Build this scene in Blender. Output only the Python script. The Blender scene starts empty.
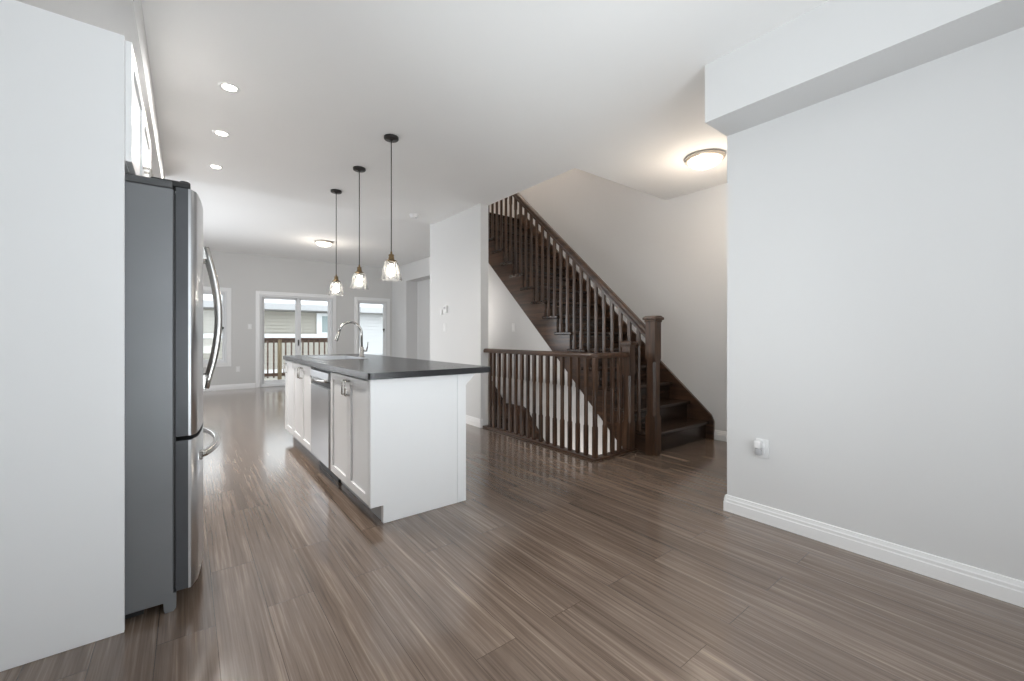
import bpy, bmesh, math, random
from mathutils import Vector, Matrix

S = bpy.context.scene
COL = S.collection
random.seed(7)
PI = math.pi

# ------------------------------------------------------------------ camera
FPX = 418.5                      # focal length in pixels of a 1024 px wide frame
YAW = math.atan(325 / 418.5)     # heading, to the right of +Y
cd = bpy.data.cameras.new('camera')
cam = bpy.data.objects.new('camera', cd)
COL.objects.link(cam)
cam.location = (0, 0, 1.15)
cam.rotation_euler = (PI / 2, 0, -YAW)
cd.sensor_width = 36
cd.lens = 36 * FPX / 1024
cd.shift_y = -4.5 / 1024
cd.clip_start = 0.03
S.camera = cam

# ------------------------------------------------------------------ exposure, sky, daylight
S.view_settings.view_transform = 'Standard'
S.view_settings.look = 'None'
S.view_settings.exposure = 0.0
S.view_settings.gamma = 1.0
S.view_settings.use_curve_mapping = False
S.cycles.use_denoising = True
S.cycles.max_bounces = 12
S.cycles.diffuse_bounces = 7
S.cycles.transparent_max_bounces = 16
S.cycles.caustics_reflective = False
S.cycles.caustics_refractive = False

world = bpy.data.worlds.new('overcast_sky')
S.world = world
world.use_nodes = True
bgn = world.node_tree.nodes['Background']
bgn.inputs['Color'].default_value = (0.90, 0.95, 1.0, 1)
bgn.inputs['Strength'].default_value = 2.4


def area(name, loc, rot, sx, sy, power, color, portal=False, spread=180):
    d = bpy.data.lights.new(name, 'AREA')
    d.shape = 'RECTANGLE'
    d.size, d.size_y = sx, sy
    d.energy = power
    d.color = color
    d.spread = math.radians(spread)
    if portal:
        d.cycles.is_portal = True
    o = bpy.data.objects.new(name, d)
    COL.objects.link(o)
    o.location = loc
    o.rotation_euler = rot
    return o


def point(name, loc, power, color, r=0.05):
    d = bpy.data.lights.new(name, 'POINT')
    d.energy = power
    d.color = color
    d.shadow_soft_size = r
    o = bpy.data.objects.new(name, d)
    COL.objects.link(o)
    o.location = loc
    return o


YB = 10.85                        # far wall of the living room
YF = -0.45                        # wall with the window behind the camera
# daylight entering by the windows that lie outside the view: behind the viewer, on the
# viewer's left, and, invented to brighten the far room, in the living room's left wall
PW = dict(front=25, left=1, living=78, upper=42, hall=12, pots=100, dome=9, snow=125, snowl=160, well=9, side=8)
DAY = (0.92, 0.96, 1.0)
area('daylight_front_window', (1.10, YF - 0.02, 1.33), (PI / 2, 0, 0), 1.80, 1.84, PW['front'], DAY)
area('daylight_left_window', (-0.88, 0.55, 1.30), (PI / 2, 0, -PI / 2), 1.6, 1.9, PW['left'], DAY)
area('living_window_fill', (-0.88, 7.6, 1.35), (PI / 2, 0, -PI / 2), 3.1, 1.75, PW['living'], DAY)  # area lamp at the invented window, lifts the far room
# upward lamps added outside two windows to lift the ceiling, like snow bounce
area('snow_fill_front', (1.30, YF - 1.3, 0.1), (PI / 2 + 0.75, 0, 0), 3.0, 1.6, PW['snow'], DAY)
area('snow_fill_left', (-2.3, 0.55, 0.1), (PI / 2 + 0.75, 0, -PI / 2), 2.6, 1.6, PW['snowl'], DAY)
# sky portals of the windows
area('sky_portal_d', (1.10, YF - 0.18, 1.33), (PI / 2, 0, 0), 1.9, 1.9, 1, (1, 1, 1), True)
area('sky_portal_e', (-1.03, 0.55, 1.30), (PI / 2, 0, -PI / 2), 1.7, 1.9, 1, (1, 1, 1), True)
area('sky_portal_f', (-1.03, 7.6, 1.35), (PI / 2, 0, -PI / 2), 3.1, 1.75, 1, (1, 1, 1), True)
area('sky_portal_a', (0.2, YB + 0.2, 1.34), (-PI / 2, 0, 0), 1.0, 1.6, 1, (1, 1, 1), True)
area('sky_portal_b', (2.05, YB + 0.2, 1.05), (-PI / 2, 0, 0), 1.6, 2.1, 1, (1, 1, 1), True)
area('sky_portal_c', (3.82, YB + 0.2, 1.34), (-PI / 2, 0, 0), 0.8, 1.6, 1, (1, 1, 1), True)
# lamp of the upper hall (its fixture is on the storey above)
point('upper_hall_lamp', (3.75, 4.9, 5.2), PW['upper'], (1.0, 0.87, 0.75), 0.12)
# fill lamps added to brighten the wall under the stairs, no fixtures: one down in the well, one on the hidden side of the short wall
point('well_fill_lamp', (3.10, 3.3, -0.55), PW['well'], (1.0, 0.93, 0.86), 0.12)
point('stair_side_fill', (3.09, 5.5, 1.5), PW['side'], (1.0, 0.95, 0.90), 0.05)


# ------------------------------------------------------------------ materials
def mat(name, color, rough=0.5, metal=0.0, spec=0.5, coat=0.0):
    m = bpy.data.materials.new(name)
    m.use_nodes = True
    b = m.node_tree.nodes['Principled BSDF']
    b.inputs['Base Color'].default_value = (*color, 1)
    b.inputs['Roughness'].default_value = rough
    b.inputs['Metallic'].default_value = metal
    b.inputs['Specular IOR Level'].default_value = spec
    b.inputs['Coat Weight'].default_value = coat
    return m


def nt(m):
    return m.node_tree, m.node_tree.nodes, m.node_tree.links, m.node_tree.nodes['Principled BSDF']


def srgb(r, g, b):
    f = lambda c: (c / 255 / 12.92) if c / 255 <= 0.04045 else ((c / 255 + 0.055) / 1.055) ** 2.4
    return (f(r), f(g), f(b))


def noisy(m, amount=0.06, scale=(6, 6, 6), rough_amount=0.0, bump=0.0, detail=4):
    """slight procedural variation of colour, gloss and relief"""
    t, n, l, b = nt(m)
    tc = n.new('ShaderNodeTexCoord')
    mp = n.new('ShaderNodeMapping')
    mp.inputs['Scale'].default_value = scale
    nz = n.new('ShaderNodeTexNoise')
    nz.inputs['Scale'].default_value = 1.0
    nz.inputs['Detail'].default_value = detail
    l.new(tc.outputs['Object'], mp.inputs['Vector'])
    l.new(mp.outputs['Vector'], nz.inputs['Vector'])
    c = b.inputs['Base Color'].default_value[:]
    mx = n.new('ShaderNodeMix')
    mx.data_type = 'RGBA'
    mx.inputs['A'].default_value = tuple(max(0, v * (1 - amount)) for v in c[:3]) + (1,)
    mx.inputs['B'].default_value = tuple(min(1, v * (1 + amount)) for v in c[:3]) + (1,)
    l.new(nz.outputs['Fac'], mx.inputs['Factor'])
    l.new(mx.outputs['Result'], b.inputs['Base Color'])
    if rough_amount:
        r = b.inputs['Roughness'].default_value
        mr = n.new('ShaderNodeMapRange')
        mr.inputs['To Min'].default_value = max(0, r - rough_amount)
        mr.inputs['To Max'].default_value = r + rough_amount
        l.new(nz.outputs['Fac'], mr.inputs['Value'])
        l.new(mr.outputs['Result'], b.inputs['Roughness'])
    if bump:
        bp = n.new('ShaderNodeBump')
        bp.inputs['Strength'].default_value = bump
        bp.inputs['Distance'].default_value = 0.002
        l.new(nz.outputs['Fac'], bp.inputs['Height'])
        l.new(bp.outputs['Normal'], b.inputs['Normal'])
    return m


def glass(name, tint=(1, 1, 1), haze=0.0, refl=1.0):
    m = bpy.data.materials.new(name)
    m.use_nodes = True
    t = m.node_tree
    n, l = t.nodes, t.links
    n.clear()
    out = n.new('ShaderNodeOutputMaterial')
    tr = n.new('ShaderNodeBsdfTransparent')
    tr.inputs['Color'].default_value = (*tint, 1)
    gl = n.new('ShaderNodeBsdfGlossy')
    gl.inputs['Roughness'].default_value = 0.03
    fr = n.new('ShaderNodeFresnel')
    fr.inputs['IOR'].default_value = 1.0 + 0.45 * refl
    mx = n.new('ShaderNodeMixShader')
    l.new(fr.outputs['Fac'], mx.inputs['Fac'])
    l.new(tr.outputs['BSDF'], mx.inputs[1])
    l.new(gl.outputs['BSDF'], mx.inputs[2])
    last = mx
    if haze:
        df = n.new('ShaderNodeBsdfDiffuse')
        df.inputs['Color'].default_value = (0.9, 0.9, 0.9, 1)
        m2 = n.new('ShaderNodeMixShader')
        m2.inputs['Fac'].default_value = haze
        l.new(mx.outputs['Shader'], m2.inputs[1])
        l.new(df.outputs['BSDF'], m2.inputs[2])
        last = m2
    l.new(last.outputs['Shader'], out.inputs['Surface'])
    return m


def emit(name, color, strength):
    m = bpy.data.materials.new(name)
    m.use_nodes = True
    b = m.node_tree.nodes['Principled BSDF']
    b.inputs['Base Color'].default_value = (*color, 1)
    b.inputs['Emission Color'].default_value = (*color, 1)
    b.inputs['Emission Strength'].default_value = strength
    return m


def floor_material():
    m = mat('laminate_floor', (0.2, 0.15, 0.12), 0.2, coat=0.5)
    m.node_tree.nodes['Principled BSDF'].inputs['Coat Roughness'].default_value = 0.16
    t, n, l, b = nt(m)
    tc = n.new('ShaderNodeTexCoord')
    sp = n.new('ShaderNodeSeparateXYZ')
    cb = n.new('ShaderNodeCombineXYZ')
    l.new(tc.outputs['Object'], sp.inputs[0])
    off = n.new('ShaderNodeMath')
    off.operation = 'ADD'
    off.inputs[1].default_value = 9.09
    l.new(sp.outputs['X'], off.inputs[0])
    l.new(sp.outputs['Y'], cb.inputs['X'])
    l.new(off.outputs[0], cb.inputs['Y'])
    br = n.new('ShaderNodeTexBrick')
    br.offset = 0.37
    br.offset_frequency = 2
    br.inputs['Scale'].default_value = 1.0
    br.inputs['Brick Width'].default_value = 1.25
    br.inputs['Row Height'].default_value = 0.18
    br.inputs['Mortar Size'].default_value = 0.0012
    br.inputs['Mortar Smooth'].default_value = 0.3
    br.inputs['Bias'].default_value = 0.0
    br.inputs['Color1'].default_value = (0, 0, 0, 1)
    br.inputs['Color2'].default_value = (1, 1, 1, 1)
    br.inputs['Mortar'].default_value = (0.5, 0.5, 0.5, 1)
    l.new(cb.outputs[0], br.inputs['Vector'])
    # per plank offset for the grain
    sc = n.new('ShaderNodeVectorMath')
    sc.operation = 'SCALE'
    sc.inputs['Scale'].default_value = 37.0
    l.new(br.outputs['Color'], sc.inputs[0])
    ad = n.new('ShaderNodeVectorMath')
    ad.operation = 'ADD'
    l.new(cb.outputs[0], ad.inputs[0])
    l.new(sc.outputs[0], ad.inputs[1])

    def streak(sx, sy, detail, dist):
        mp = n.new('ShaderNodeMapping')
        mp.inputs['Scale'].default_value = (sx, sy, 1)
        l.new(ad.outputs[0], mp.inputs['Vector'])
        z = n.new('ShaderNodeTexNoise')
        z.inputs['Scale'].default_value = 1
        z.inputs['Detail'].default_value = detail
        z.inputs['Roughness'].default_value = 0.62
        z.inputs['Distortion'].default_value = dist
        l.new(mp.outputs[0], z.inputs['Vector'])
        return z
    a = streak(1.0, 58, 6, 0.4)
    c = streak(0.5, 9, 3, 1.2)
    d = streak(3.5, 120, 3, 0.2)
    m1 = n.new('ShaderNodeMath'); m1.operation = 'MULTIPLY_ADD'
    m1.inputs[1].default_value = 0.45
    l.new(a.outputs['Fac'], m1.inputs[0])
    m2 = n.new('ShaderNodeMath'); m2.operation = 'MULTIPLY_ADD'
    m2.inputs[1].default_value = 0.30
    m2.inputs[2].default_value = 0.0
    l.new(c.outputs['Fac'], m2.inputs[0])
    m3 = n.new('ShaderNodeMath'); m3.operation = 'MULTIPLY_ADD'
    m3.inputs[1].default_value = 0.25
    l.new(d.outputs['Fac'], m3.inputs[0])
    l.new(m2.outputs[0], m3.inputs[2])
    l.new(m3.outputs[0], m1.inputs[2])
    # plank to plank tone
    m4 = n.new('ShaderNodeMath'); m4.operation = 'MULTIPLY_ADD'
    m4.inputs[1].default_value = 0.045
    l.new(br.outputs['Color'], m4.inputs[0])
    l.new(m1.outputs[0], m4.inputs[2])
    cr = n.new('ShaderNodeValToRGB')
    e = cr.color_ramp.elements
    e[0].position = 0.36; e[0].color = (*FL[0], 1)
    e[1].position = 0.76; e[1].color = (*FL[2], 1)
    k = e.new(0.55); k.color = (*FL[1], 1)
    l.new(m4.outputs[0], cr.inputs['Fac'])
    mx = n.new('ShaderNodeMix'); mx.data_type = 'RGBA'
    mx.inputs['B'].default_value = (*[v * 0.85 for v in FL[0]], 1)
    l.new(br.outputs['Fac'], mx.inputs['Factor'])
    l.new(cr.outputs['Color'], mx.inputs['A'])
    l.new(mx.outputs['Result'], b.inputs['Base Color'])
    mr = n.new('ShaderNodeMapRange')
    mr.inputs['To Min'].default_value = 0.10
    mr.inputs['To Max'].default_value = 0.22
    l.new(a.outputs['Fac'], mr.inputs['Value'])
    l.new(mr.outputs['Result'], b.inputs['Roughness'])
    bp = n.new('ShaderNodeBump')
    bp.inputs['Strength'].default_value = 0.02
    bp.inputs['Distance'].default_value = 0.001
    l.new(m4.outputs[0], bp.inputs['Height'])
    l.new(bp.outputs['Normal'], b.inputs['Normal'])
    return m


def wood_material(name, dark, light, rough, axis='Y'):
    m = mat(name, dark, rough)
    t, n, l, b = nt(m)
    tc = n.new('ShaderNodeTexCoord')
    mp = n.new('ShaderNodeMapping')
    s = {'X': (2, 26, 26), 'Y': (26, 2, 26), 'Z': (26, 26, 2)}[axis]
    mp.inputs['Scale'].default_value = s
    nz = n.new('ShaderNodeTexNoise')
    nz.inputs['Scale'].default_value = 1
    nz.inputs['Detail'].default_value = 5
    nz.inputs['Distortion'].default_value = 0.6
    l.new(tc.outputs['Object'], mp.inputs['Vector'])
    l.new(mp.outputs['Vector'], nz.inputs['Vector'])
    cr = n.new('ShaderNodeValToRGB')
    e = cr.color_ramp.elements
    e[0].position = 0.32; e[0].color = (*dark, 1)
    e[1].position = 0.72; e[1].color = (*light, 1)
    l.new(nz.outputs['Fac'], cr.inputs['Fac'])
    l.new(cr.outputs['Color'], b.inputs['Base Color'])
    return m


FL = [srgb(77, 63, 53), srgb(120, 104, 92), srgb(174, 156, 140)]
M = {}
M['floor'] = floor_material()
M['wall'] = noisy(mat('wall_paint', (0.685, 0.685, 0.685), 0.75, spec=0.25), 0.015, (2, 2, 2))
M['greywall'] = noisy(mat('grey_wall_paint', (0.65, 0.645, 0.635), 0.75, spec=0.25), 0.015, (2, 2, 2))
M['ceiling'] = noisy(mat('ceiling_paint', (0.90, 0.90, 0.895), 0.85, spec=0.15), 0.01, (3, 3, 3))
M['trim'] = noisy(mat('white_trim_paint', (0.86, 0.86, 0.86), 0.35), 0.01, (4, 4, 4))
M['cab'] = noisy(mat('white_cabinet_paint', (0.84, 0.845, 0.85), 0.32), 0.01, (4, 4, 4))
M['stair'] = wood_material('walnut_stain_wood', srgb(36, 26, 21), srgb(64, 48, 38), 0.26, 'X')
M['stairz'] = wood_material('walnut_stain_upright', srgb(44, 31, 23), srgb(92, 66, 48), 0.3, 'Z')
M['stairy'] = wood_material('walnut_stain_rail', srgb(44, 31, 24), srgb(86, 62, 46), 0.28, 'Y')
M['counter'] = noisy(mat('charcoal_laminate', (0.021, 0.021, 0.023), 0.25), 0.25, (60, 60, 60), 0.05, 0, 6)
M['steel'] = noisy(mat('brushed_steel', (0.55, 0.56, 0.575), 0.30, 1.0), 0.04, (1.5, 1.5, 6), 0.02)
M['steelh'] = noisy(mat('polished_steel', (0.50, 0.49, 0.475), 0.20, 1.0), 0.03, (8, 8, 8))
M['fridge_side'] = noisy(mat('grey_textured_steel', (0.22, 0.227, 0.238), 0.36, 0.45), 0.05, (7, 7, 7), 0.04)
M['fridge_dark'] = noisy(mat('dark_grey_cap', (0.085, 0.087, 0.09), 0.45), 0.1, (12, 12, 12))
M['door_edge'] = noisy(mat('smoky_door_edge', (0.075, 0.078, 0.085), 0.33, 0.3), 0.25, (10, 10, 5), 0.05)
M['black'] = noisy(mat('black_plastic', (0.014, 0.014, 0.015), 0.5), 0.1, (9, 9, 9))
M['nickel'] = noisy(mat('brushed_nickel', (0.58, 0.56, 0.53), 0.25, 1.0), 0.04, (20, 20, 20))
M['rim'] = noisy(mat('warm_brushed_nickel', (0.62, 0.56, 0.49), 0.38, 0.6), 0.04, (20, 20, 20))
M['brass'] = noisy(mat('antique_brass', (0.17, 0.12, 0.065), 0.32, 1.0), 0.12, (30, 30, 30))
M['bronze'] = noisy(mat('dark_bronze', (0.035, 0.032, 0.03), 0.4, 0.5), 0.1, (30, 30, 30))
M['plastic'] = noisy(mat('white_plastic', (0.80, 0.80, 0.80), 0.35), 0.01, (9, 9, 9))
M['greyplastic'] = noisy(mat('grey_plastic', (0.42, 0.42, 0.43), 0.4), 0.03, (9, 9, 9))
M['glass'] = glass('window_glass', (0.97, 0.985, 0.98))
M['shade_glass'] = glass('clear_lamp_glass', (0.95, 0.95, 0.95), 0.07, 0.6)
M['bulb'] = emit('lit_bulb', (1.0, 0.92, 0.80), 50)
M['pot'] = emit('lit_downlight', (1.0, 0.93, 0.82), 22)
M['dome'] = emit('lit_dome_glass', (1.0, 0.86, 0.66), 3.2)
M['dome_far'] = emit('lit_far_dome_glass', (1.0, 0.94, 0.84), 2.4)
M['vinyl'] = noisy(mat('white_vinyl', (0.82, 0.83, 0.84), 0.3), 0.01, (4, 4, 4))
M['siding'] = noisy(mat('beige_siding', (0.46, 0.435, 0.385), 0.6), 0.04, (1, 1, 3))
M['siding_light'] = noisy(mat('pale_siding', (0.66, 0.66, 0.66), 0.6), 0.03, (1, 1, 3))
M['snow'] = noisy(mat('snow', (0.88, 0.9, 0.92), 0.8), 0.03, (2, 2, 2), 0, 0.4)
M['fascia'] = noisy(mat('fascia_metal', (0.55, 0.55, 0.56), 0.5), 0.03, (4, 4, 4))
M['eave'] = noisy(mat('dark_eave', (0.24, 0.235, 0.22), 0.6), 0.03, (4, 4, 4))
M['deck'] = wood_material('stained_deck_wood', srgb(92, 70, 58), srgb(136, 112, 98), 0.6, 'X')
M['raw'] = wood_material('pale_treated_lumber', srgb(138, 122, 98), srgb(172, 156, 128), 0.7, 'Z')
M['ngl'] = noisy(mat('neighbour_window_glass', (0.30, 0.36, 0.36), 0.12), 0.1, (2, 2, 2))
M['ground'] = noisy(mat('snowy_ground', (0.7, 0.7, 0.7), 0.9), 0.1, (0.6, 0.6, 0.6))


# ------------------------------------------------------------------ mesh helpers
class MB:
    def __init__(s):
        s.v, s.f, s.m, s.sm = [], [], [], []

    def add(s, verts, faces, mi=0, smooth=False):
        o = len(s.v)
        s.v += [tuple(v) for v in verts]
        for f in faces:
            s.f.append([i + o for i in f]); s.m.append(mi); s.sm.append(smooth)
        return s

    def addbm(s, bm, mi=0, smooth=False):
        bm.verts.index_update()
        vs = [v.co[:] for v in bm.verts]
        fs = [[v.index for v in f.verts] for f in bm.faces]
        bm.free()
        return s.add(vs, fs, mi, smooth)

    def box(s, x0, x1, y0, y1, z0, z1, bev=0.0, mi=0, seg=1):
        bm = bmesh.new()
        bmesh.ops.create_cube(bm, size=1)
        for v in bm.verts:
            v.co = Vector(((x0 + x1) / 2 + v.co.x * (x1 - x0), (y0 + y1) / 2 + v.co.y * (y1 - y0), (z0 + z1) / 2 + v.co.z * (z1 - z0)))
        if bev:
            bmesh.ops.bevel(bm, geom=list(bm.edges), offset=bev, segments=seg, profile=0.5, affect='EDGES')
        return s.addbm(bm, mi)

    def prism(s, poly, axis, a, b, mi=0, bev=0.0, smooth=False):
        """polygon extruded along an axis; poly pairs are the other two coordinates in x,y,z order"""
        n = len(poly)
        def P(p, t):
            return {'X': (t, p[0], p[1]), 'Y': (p[0], t, p[1]), 'Z': (p[0], p[1], t)}[axis]
        bm = bmesh.new()
        A = [bm.verts.new(P(p, a)) for p in poly]
        B = [bm.verts.new(P(p, b)) for p in poly]
        bm.faces.new(A); bm.faces.new(list(reversed(B)))
        for i in range(n):
            j = (i + 1) % n
            bm.faces.new((A[i], B[i], B[j], A[j]))
        bmesh.ops.recalc_face_normals(bm, faces=list(bm.faces))
        if bev:
            bmesh.ops.bevel(bm, geom=list(bm.edges), offset=bev, segments=1, profile=0.5, affect='EDGES')
        return s.addbm(bm, mi, smooth)

    def lathe(s, c, prof, seg=24, mi=0, smooth=True, axis='Z', cap=True):
        vs, fs = [], []
        n = len(prof)
        for r, h in prof:
            for k in range(seg):
                a = 2 * PI * k / seg
                p = {'Z': (r * math.cos(a), r * math.sin(a), h), 'X': (h, r * math.cos(a), r * math.sin(a)),
                     'Y': (r * math.sin(a), h, r * math.cos(a))}[axis]
                vs.append((c[0] + p[0], c[1] + p[1], c[2] + p[2]))
        for i in range(n - 1):
            for k in range(seg):
                k2 = (k + 1) % seg
                fs.append((i * seg + k, i * seg + k2, (i + 1) * seg + k2, (i + 1) * seg + k))
        s.add(vs, fs, mi, smooth)
        if cap:
            for i in (0, n - 1):
                if prof[i][0] > 1e-5:
                    o = len(s.v)
                    s.v += vs[i * seg:(i + 1) * seg]
                    f = list(range(o, o + seg))
                    s.f.append(f if i else f[::-1]); s.m.append(mi); s.sm.append(False)
        return s

    def tube(s, pts, r, seg=12, mi=0, sx=1.0):
        P = [Vector(p) for p in pts]
        vs, fs = [], []
        up = Vector((0, 0, 1))
        prev = None
        for i, p in enumerate(P):
            t = (P[min(i + 1, len(P) - 1)] - P[max(i - 1, 0)]).normalized()
            if prev is None:
                ref = up if abs(t.z) < 0.95 else Vector((1, 0, 0))
                u = t.cross(ref).normalized()
            else:
                u = (prev - t * prev.dot(t)).normalized()
            prev = u
            w = t.cross(u)
            rr = r[i] if isinstance(r, (list, tuple)) else r
            for k in range(seg):
                a = 2 * PI * k / seg
                vs.append(p + u * rr * sx * math.cos(a) + w * rr * math.sin(a))
        for i in range(len(P) - 1):
            for k in range(seg):
                k2 = (k + 1) % seg
                fs.append((i * seg + k, i * seg + k2, (i + 1) * seg + k2, (i + 1) * seg + k))
        fs.append(list(range(seg))[::-1])
        fs.append(list(range((len(P) - 1) * seg, len(P) * seg)))
        return s.add(vs, fs, mi, True)

    def build(s, name, mats, parent=None, origin=None):
        if not isinstance(mats, (list, tuple)):
            mats = [mats]
        base = Vector((0, 0, 0))
        if parent is not None:
            q = parent
            while q is not None:
                base += q.location
                q = q.parent
        elif origin is not None:
            base = Vector(origin)
        me = bpy.data.meshes.new(name)
        me.from_pydata([Vector(v) - base for v in s.v], [], s.f)
        for k in mats:
            me.materials.append(k)
        for p, mi, sm in zip(me.polygons, s.m, s.sm):
            p.material_index = mi
            p.use_smooth = sm
        bm = bmesh.new()
        bm.from_mesh(me)
        bmesh.ops.remove_doubles(bm, verts=list(bm.verts), dist=1e-6)
        bmesh.ops.recalc_face_normals(bm, faces=list(bm.faces))
        bm.to_mesh(me)
        bm.free()
        o = bpy.data.objects.new(name, me)
        COL.objects.link(o)
        if parent is not None:
            o.parent = parent
        elif origin is not None:
            o.location = origin
        return o


def tag(o, label=None, cat=None, group=None, kind=None):
    if label: o['label'] = label
    if cat: o['category'] = cat
    if group: o['group'] = group
    if kind: o['kind'] = kind
    return o


def thing(name, label, cat, loc, group=None):
    o = bpy.data.objects.new(name, None)
    o.empty_display_size = 0.1
    COL.objects.link(o)
    o.location = loc
    return tag(o, label, cat, group)


def dup(root, loc, label):
    r = root.copy()
    COL.objects.link(r)
    r.location = loc
    r['label'] = label
    for ch in list(root.children):
        c = ch.copy()
        COL.objects.link(c)
        c.parent = r
        for g in list(ch.children):
            d = g.copy()
            COL.objects.link(d)
            d.parent = c
    return r


def struct(name, mb, m, label, cat):
    return tag(mb.build(name, m), label, cat, kind='structure')


def arc(c, r, a0, a1, n):
    return [(c[0] + r * math.cos(a0 + (a1 - a0) * i / n), c[1] + r * math.sin(a0 + (a1 - a0) * i / n)) for i in range(n + 1)]


# ------------------------------------------------------------------ the room shell
XL, XP = -0.86, 4.65             # left wall, party wall
ZC, ZL = 2.82, 2.95              # kitchen and hall ceiling, living room ceiling
XR, YR = 2.813, 1.31             # near right wall and its end
XW, YW0, YW1 = 2.915, 4.396, 5.67   # short wall beside the stairs
XO = 3.045                       # edge of the stair opening in the ceiling
WELL = (2.985, 3.60, 2.60, 4.62)    # opening in the floor
TH = 0.118

fl = MB()
fl.box(XL - 0.15, WELL[0], YF - 0.15, YB + 0.15, -0.30, 0)
fl.box(WELL[0], XP + 0.15, YF - 0.15, WELL[2], -0.30, 0)
fl.box(WELL[0], WELL[1], WELL[3], YB + 0.15, -0.30, 0)
fl.box(3.71, XP + 0.15, WELL[2], YB + 0.15, -0.30, 0)
fl.box(WELL[1], 3.71, 5.68, YB + 0.15, -0.30, 0)
struct('floor', fl, M['floor'], 'grey brown wood plank laminate floor with a soft sheen', 'floor')

c = MB()
c.box(XL - 0.15, XO, YF - 0.15, YW1, ZC, 3.2)
c.box(XO, XP + 0.15, YF - 0.15, 2.90, ZC, 3.2)
struct('ceiling', c, M['ceiling'], 'smooth white ceiling over the kitchen and hall, cut away above the stairs', 'ceiling')
c = MB()
c.box(XL - 0.15, XP + 0.15, YW1 + 0.12, YB + 0.15, ZL, 3.2)
c.box(XL - 0.15, XW, YW1, YW1 + 0.12, ZL, 3.2)
struct('ceiling_living', c, M['ceiling'], 'white ceiling of the far living room, slightly higher than the kitchen ceiling', 'ceiling')

LW = [(-0.30, 1.40, 0.33, 2.27), (6.03, 9.17, 0.45, 2.25)]     # windows of the left wall, the far one invented for its daylight: y0, y1, z0, z1
w = MB()
ys = YF - 0.15
for y0, y1, z0, z1 in LW:
    w.box(XL - 0.15, XL, ys, y0, 0, 3.2)
    w.box(XL - 0.15, XL, y0, y1, 0, z0)
    w.box(XL - 0.15, XL, y0, y1, z1, 3.2)
    ys = y1
w.box(XL - 0.15, XL, ys, YB + 0.15, 0, 3.2)
struct('wall_left', w, M['wall'], 'pale grey painted wall behind the refrigerator', 'wall')

w = MB()
w.box(XR, XR + 0.14, YF - 0.15, YR, 0, ZC)
w.box(XR + 0.14, XP, YR - 0.12, YR, 0, ZC)
struct('wall_right', w, M['wall'], 'blank pale grey wall filling the right of the view', 'wall')
w = MB().box(2.525, XR, YF, YR, 2.466, ZC)
struct('trim_1', w, M['wall'], 'boxed bulkhead running along the top of the near right wall', 'bulkhead')

w = MB().box(XP, XP + 0.15, YR, YB + 0.15, -2.2, 5.6)
struct('wall_party', w, M['wall'], 'tall pale wall behind the staircase and hall', 'wall')

w = MB()
w.box(XW, XW + TH, YW0, YW1, 0, ZC)
w.box(XW, XP, YW1, YW1 + 0.12, 0, ZL)
struct('wall_middle', w, M['wall'], 'short pale wall with the thermostat, between kitchen and stairs', 'wall')

# rear wall with its three openings: (x0, x1, z0, z1)
OP = [(-0.24, 0.67, 0.58, 2.10), (1.29, 2.83, 0.0, 2.07), (3.44, 4.20, 0.58, 2.06)]
w = MB()
xs = XL - 0.15
for x0, x1, z0, z1 in OP:
    w.box(xs, x0, YB, YB + 0.15, 0, 3.2)
    if z0 > 0:
        w.box(x0, x1, YB, YB + 0.15, 0, z0)
    w.box(x0, x1, YB, YB + 0.15, z1, 3.2)
    xs = x1
w.box(xs, XP + 0.15, YB, YB + 0.15, 0, 3.2)
struct('wall_back', w, M['greywall'], 'grey far wall of the living room with patio door and two windows', 'wall')

# wall behind the camera, with its window
w = MB()
fx0, fx1, fz0, fz1 = 0.15, 2.05, 0.36, 2.30
w.box(XL - 0.15, fx0, YF - 0.15, YF, 0, ZC)
w.box(fx1, XR + 0.14, YF - 0.15, YF, 0, ZC)
w.box(fx0, fx1, YF - 0.15, YF, 0, fz0)
w.box(fx0, fx1, YF - 0.15, YF, fz1, ZC)
struct('wall_front', w, M['wall'], 'pale wall with a wide window behind the viewer', 'wall')

# bulkhead above the kitchen cabinets, bulkhead and pier of the living room
struct('trim_2', MB().box(XL, -0.18, 2.16, YW1, 2.56, ZC), M['wall'], 'boxed bulkhead above the kitchen wall cabinets on the left', 'bulkhead')
w = MB()
w.box(4.35, XP, YW1 + 0.12, YB, 2.53, ZL)
w.box(4.35, XP, 9.93, YB, 0, 2.53)
struct('trim_3', w, M['wall'], 'pier and bulkhead in the far right corner of the living room', 'bulkhead')

# stairwell above: storey walls, landing, roof
w = MB()
w.box(XO - 0.12, XO, 2.78, 6.8, 3.2, 5.6)
w.box(XO - 0.12, XP, 2.78, 2.90, 3.2, 5.6)
w.box(XO - 0.12, XP, 6.68, 6.8, 3.2, 5.6)
struct('wall_upper', w, M['wall'], 'walls around the upper end of the staircase', 'wall')
struct('ceiling_upper', MB().box(XO - 0.12, XP + 0.15, 2.78, 6.8, 5.6, 5.75), M['ceiling'], 'ceiling over the upper stair hall', 'ceiling')
struct('floor_upper', MB().box(XO, XP, 5.80, 6.68, 3.201, 3.21), M['floor'], 'floor of the upper stair hall', 'floor')

# well of the lower flight
w = MB()
w.box(WELL[0] - 0.1, WELL[0], WELL[2] - 0.1, 5.67, -2.2, -0.30)
w.box(WELL[0], XP, WELL[2] - 0.1, WELL[2], -2.2, -0.30)
w.box(WELL[0] - 0.1, XP, WELL[2] - 0.1, 5.8, -2.4, -2.2)
struct('wall_well', w, M['wall'], 'white walls of the stair well below floor level', 'wall')

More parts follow.
